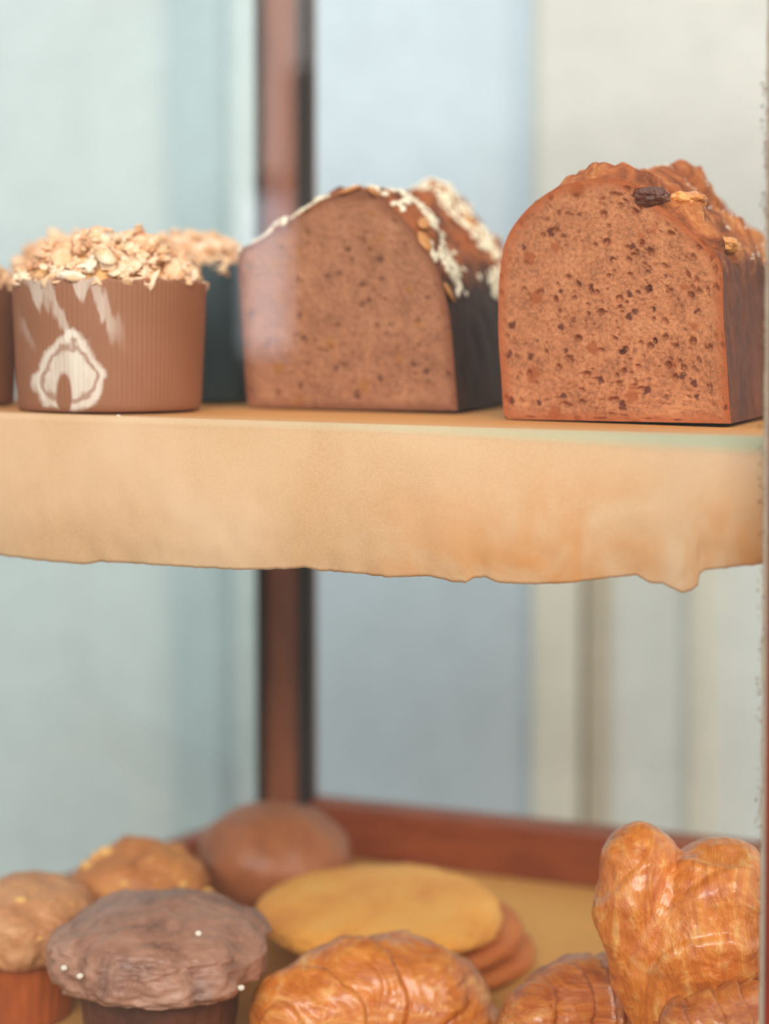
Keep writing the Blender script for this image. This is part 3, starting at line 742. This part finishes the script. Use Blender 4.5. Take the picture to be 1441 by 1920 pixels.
# nutty scone
def scone(px, yy, w_, h, seed, label, nn):
    g = place(px, yy); root = empty('scone', g); tag(root, label, 'scone')
    spheroid('dough', g+Vector((0, 0, h*.5)), w_/2, w_*.45, h*.52, M['nutty'], seed, .10, 1.9, 4, flat=.9, parent=root, fine=.025, power=.85)
    nuts(root, g+Vector((0, 0, h*.5)), w_*.49, w_*.44, h*.5, nn, int(seed*7)); return root
scone(263, .90, .0795, .069, 2.4, 'lumpy orange brown scone with pale nut pieces, left of the smooth bun', 16)
def muffin(px, yy, top_w, body_w, H, toph, seed, mt, mb, label, cat='muffin'):
    g = place(px, yy); root = empty('muffin', g); tag(root, label, cat)
    NA, NZ = 160, 40; vv = []
    for i in range(NZ):
        t = i/(NZ-1)
        for j in range(NA):
            a = 2*math.pi*j/NA; rr = body_w/2*(.82+.18*t)*(1+.010*math.sin(a*28)+.02*nz((math.cos(a), math.sin(a), t*2), 2, seed))
            if i == 0: rr *= .02
            vv.append(g+Vector((rr*math.cos(a), rr*math.sin(a), 0 if i < 2 else (H-toph*.55)*(i-1)/(NZ-2))))
    fixn(mesh_obj('body', vv, grid_faces(NZ, NA, True), mb, root))
    spheroid('muffin_top', g+Vector((0, 0, H-toph*.62)), top_w/2, top_w/2, toph*.62, mt, seed, .09, 1.8, 5, flat=.45, parent=root, edge=.05, fine=.02, power=.8)
    return root, g
m1, g = muffin(300, .783, .107, .084, .076, .036, 6.1, M['choc'], M['chocbody'], 'dark chocolate muffin with a cracked overhanging top')
for i, (px, py, yy) in enumerate(((150, 1830, .735), (120, 1815, .742), (452, 1852, .735), (372, 1750, .735))):
    p = at_y(px, py, yy); spheroid('sugar_crystal', p, .0016, .0014, .0013, M['dust'], i, .2, 2, 2, parent=m1, sub=3)
for i, (px, py, yy, s) in enumerate(((250, 1722, .79, .0035), (440, 1768, .765, .0035))):
    p = at_y(px, py, yy) - Vector((0, 0, .0012)); spheroid('chocolate_chunk', p, s*1.4, s, s*.5, M['chocbody'], i+4, .3, 2, 2, parent=m1, sub=4)
m2, g = muffin(45, .835, .078, .060, .070, .038, 9.3, M['pinkcrumb'], M['orangebody'], 'light muffin with nut pieces at the lower left edge of the photo')
nuts(m2, g+Vector((0, 0, .070-.038*.62)), .039, .039, .0225, 16, 31, s0=.0026, zmin=.0)
# stack of flat golden cookies
for i, (px, yy, w_, mt, zz, lab) in enumerate(((800, .905, .125, M['amber'], 0, 'lowest flat amber cookie of the stack behind the croissants'),
                       (760, .90, .135, M['amber'], .014, 'middle flat amber cookie of the stack behind the croissants'),
                       (712, .885, .138, M['golden'], .0285, 'big flat golden cookie on top of the stack'))):
    g = place(px, yy) + Vector((0, 0, zz+.007))
    o = spheroid('cookie', g, w_/2, w_*.5, .0115 if i == 2 else .0075, mt, i*3.1+.5, .05, 1.3, 4, flat=.7, power=.8 if i == 2 else .6, fine=.02, tilt=(0, 0, 0)); tag(o, lab, 'cookie', 'stack of flat cookies')

# croissants
cols = [(146, 62, 22), (200, 104, 38), (226, 136, 54), (250, 204, 132)]
M['cr1'] = flaky('croissant_a', cols, (0, R(25), 0), (1, 1, 3.5))
M['cr2'] = flaky('croissant_b', [(122, 50, 18), (178, 86, 32), (212, 122, 50), (236, 172, 96)], (0, R(60), 0), (1, 1, 4.5))
M['cr3'] = flaky('croissant_c', cols, (0, R(-12), 0), (3.0, 1, 1))
def croissant_mesh(path, seed, nseg=6, slant=.9, ridge=.10, squash=1.0):
    """path: world pts with radius; returns verts, faces of a rolled, ridged sweep"""
    P = catmull([(p[0].x, p[0].y, p[0].z) for p in path], 150); n = len(P)
    D = [0]
    for a, b in zip(path, path[1:]): D.append(D[-1] + (b[0]-a[0]).length)
    tab = [(d/D[-1], p[1]) for d, p in zip(D, path)]
    NA = 96; vv = []; prev = None
    for i in range(n):
        t = i/(n-1); T = (P[min(n-1, i+1)]-P[max(0, i-1)]).normalized()
        if prev is None: X = T.orthogonal().normalized()
        else: X = (prev - T*prev.dot(T)).normalized()
        prev = X; Y = T.cross(X)
        k = next((j for j in range(len(tab)-1) if t <= tab[j+1][0]+1e-9), len(tab)-2)
        f = (t-tab[k][0])/(tab[k+1][0]-tab[k][0]); f = f*f*(3-2*f); r = tab[k][1]*(1-f)+tab[k+1][1]*f
        r *= math.sqrt(max(.0, 1-(max(0, .06-t)/.06)**2))*math.sqrt(max(.0, 1-(max(0, t-.94)/.06)**2)) + 1e-4
        for j in range(NA):
            a = 2*math.pi*j/NA
            s = t*nseg + slant*math.cos(a+seed)*.6 + .25*nz((math.cos(a), math.sin(a), t*3), 1.5, seed)
            fr = s % 1.0; saw = (fr**.7 if fr < .9 else (1-fr)*9.3)
            d = Vector(X)*math.cos(a)+Vector(Y)*math.sin(a)
            ctr = 1 - abs(2*t-1)*.0
            lay = .022*math.sin((s*7 + 3*nz((math.cos(a), math.sin(a), t*6), 1.3, seed))*6.28)
            rr = r*(1 + ridge*(saw-.5)*(2*abs((s//1)-nseg/2)/nseg*.3+.8) + lay*.5 + .05*fbm(P[i]+d*r, 45, 3, seed))
            vv.append(P[i] + d*rr)
    ff = grid_faces(n, NA, True)
    b0 = len(vv); vv += [P[0], P[-1]]
    ff += [(b0, (j+1) % NA, j) for j in range(NA)] + [(b0+1, (n-1)*NA+j, (n-1)*NA+(j+1) % NA) for j in range(NA)]
    return vv, ff
def pp(px, py, yy, rpx): return (at_y(px, py, yy), rpx*yy/F)
def croissant(parts, mat, label, seed, remesh=None, **kw):
    vv = []; ff = []
    for k, pth in enumerate(parts):
        a, b = croissant_mesh(pth, seed+k*1.3, **kw); n0 = len(vv); vv += a; ff += [tuple(x+n0 for x in f) for f in b]
    vv = [Vector((v.x, v.y, max(v.z, Z0+.0018))) for v in vv]
    c = sum((Vector(v) for v in vv), Vector())/len(vv); c.z = Z0
    o = fixn(mesh_obj('croissant', vv, ff, mat, origin=c))
    if remesh:
        m = o.modifiers.new('remesh', 'REMESH'); m.mode = 'VOXEL'; m.voxel_size = remesh; m.use_smooth_shade = True
    for sz, stg, dp in ((.020, .0036, 3), (.007, .0009, 2)):
        tx = bpy.data.textures.new('crinkle', 'CLOUDS'); tx.noise_scale = sz; tx.noise_depth = dp; tx.noise_type = 'SOFT_NOISE'
        m = o.modifiers.new('crinkle', 'DISPLACE'); m.texture = tx; m.strength = stg; m.mid_level = .4; m.texture_coords = 'LOCAL'
    tag(o, label, 'croissant', 'croissants in the lower case'); return o
croissant([[pp(490, 1995, .755, 50), pp(560, 1925, .768, 104), pp(680, 1885, .785, 122), pp(790, 1890, .79, 118), pp(870, 1960, .785, 88), pp(905, 2010, .775, 40)]],
          M['cr1'], 'plump orange croissant lying in front of the golden cookie stack', 1.0, nseg=5, slant=1.4, ridge=.16)
croissant([[pp(945, 1975, .735, 34), pp(1005, 1925, .745, 74), pp(1090, 1905, .765, 108), pp(1190, 1915, .77, 110), pp(1290, 1970, .77, 70)]],
          M['cr2'], 'darker layered croissant lying between the plump one and the upright one', 2.2, nseg=7, slant=1.0, ridge=.2)
croissant([[pp(1262, 2080, .725, 30), pp(1250, 1930, .725, 62), pp(1222, 1790, .728, 88), pp(1205, 1690, .73, 90), pp(1205, 1610, .733, 78), pp(1215, 1545, .733, 44)],
           [pp(1290, 2060, .72, 30), pp(1285, 1900, .72, 88), pp(1315, 1780, .722, 118), pp(1345, 1680, .724, 108), pp(1350, 1615, .727, 84), pp(1348, 1575, .727, 44)],
           ],
          M['cr3'], 'tall upright croissant with two rounded lobes at the lower right', 3.7, remesh=.0011, nseg=4, slant=1.6, ridge=.12)
croissant([[pp(1235, 1990, .668, 45), pp(1300, 1945, .672, 70), pp(1400, 1935, .678, 85), pp(1480, 1960, .68, 70)]],
          M['cr2'], 'croissant in the bottom right corner in front of the upright one', 5.0, nseg=6, slant=.8, ridge=.22)
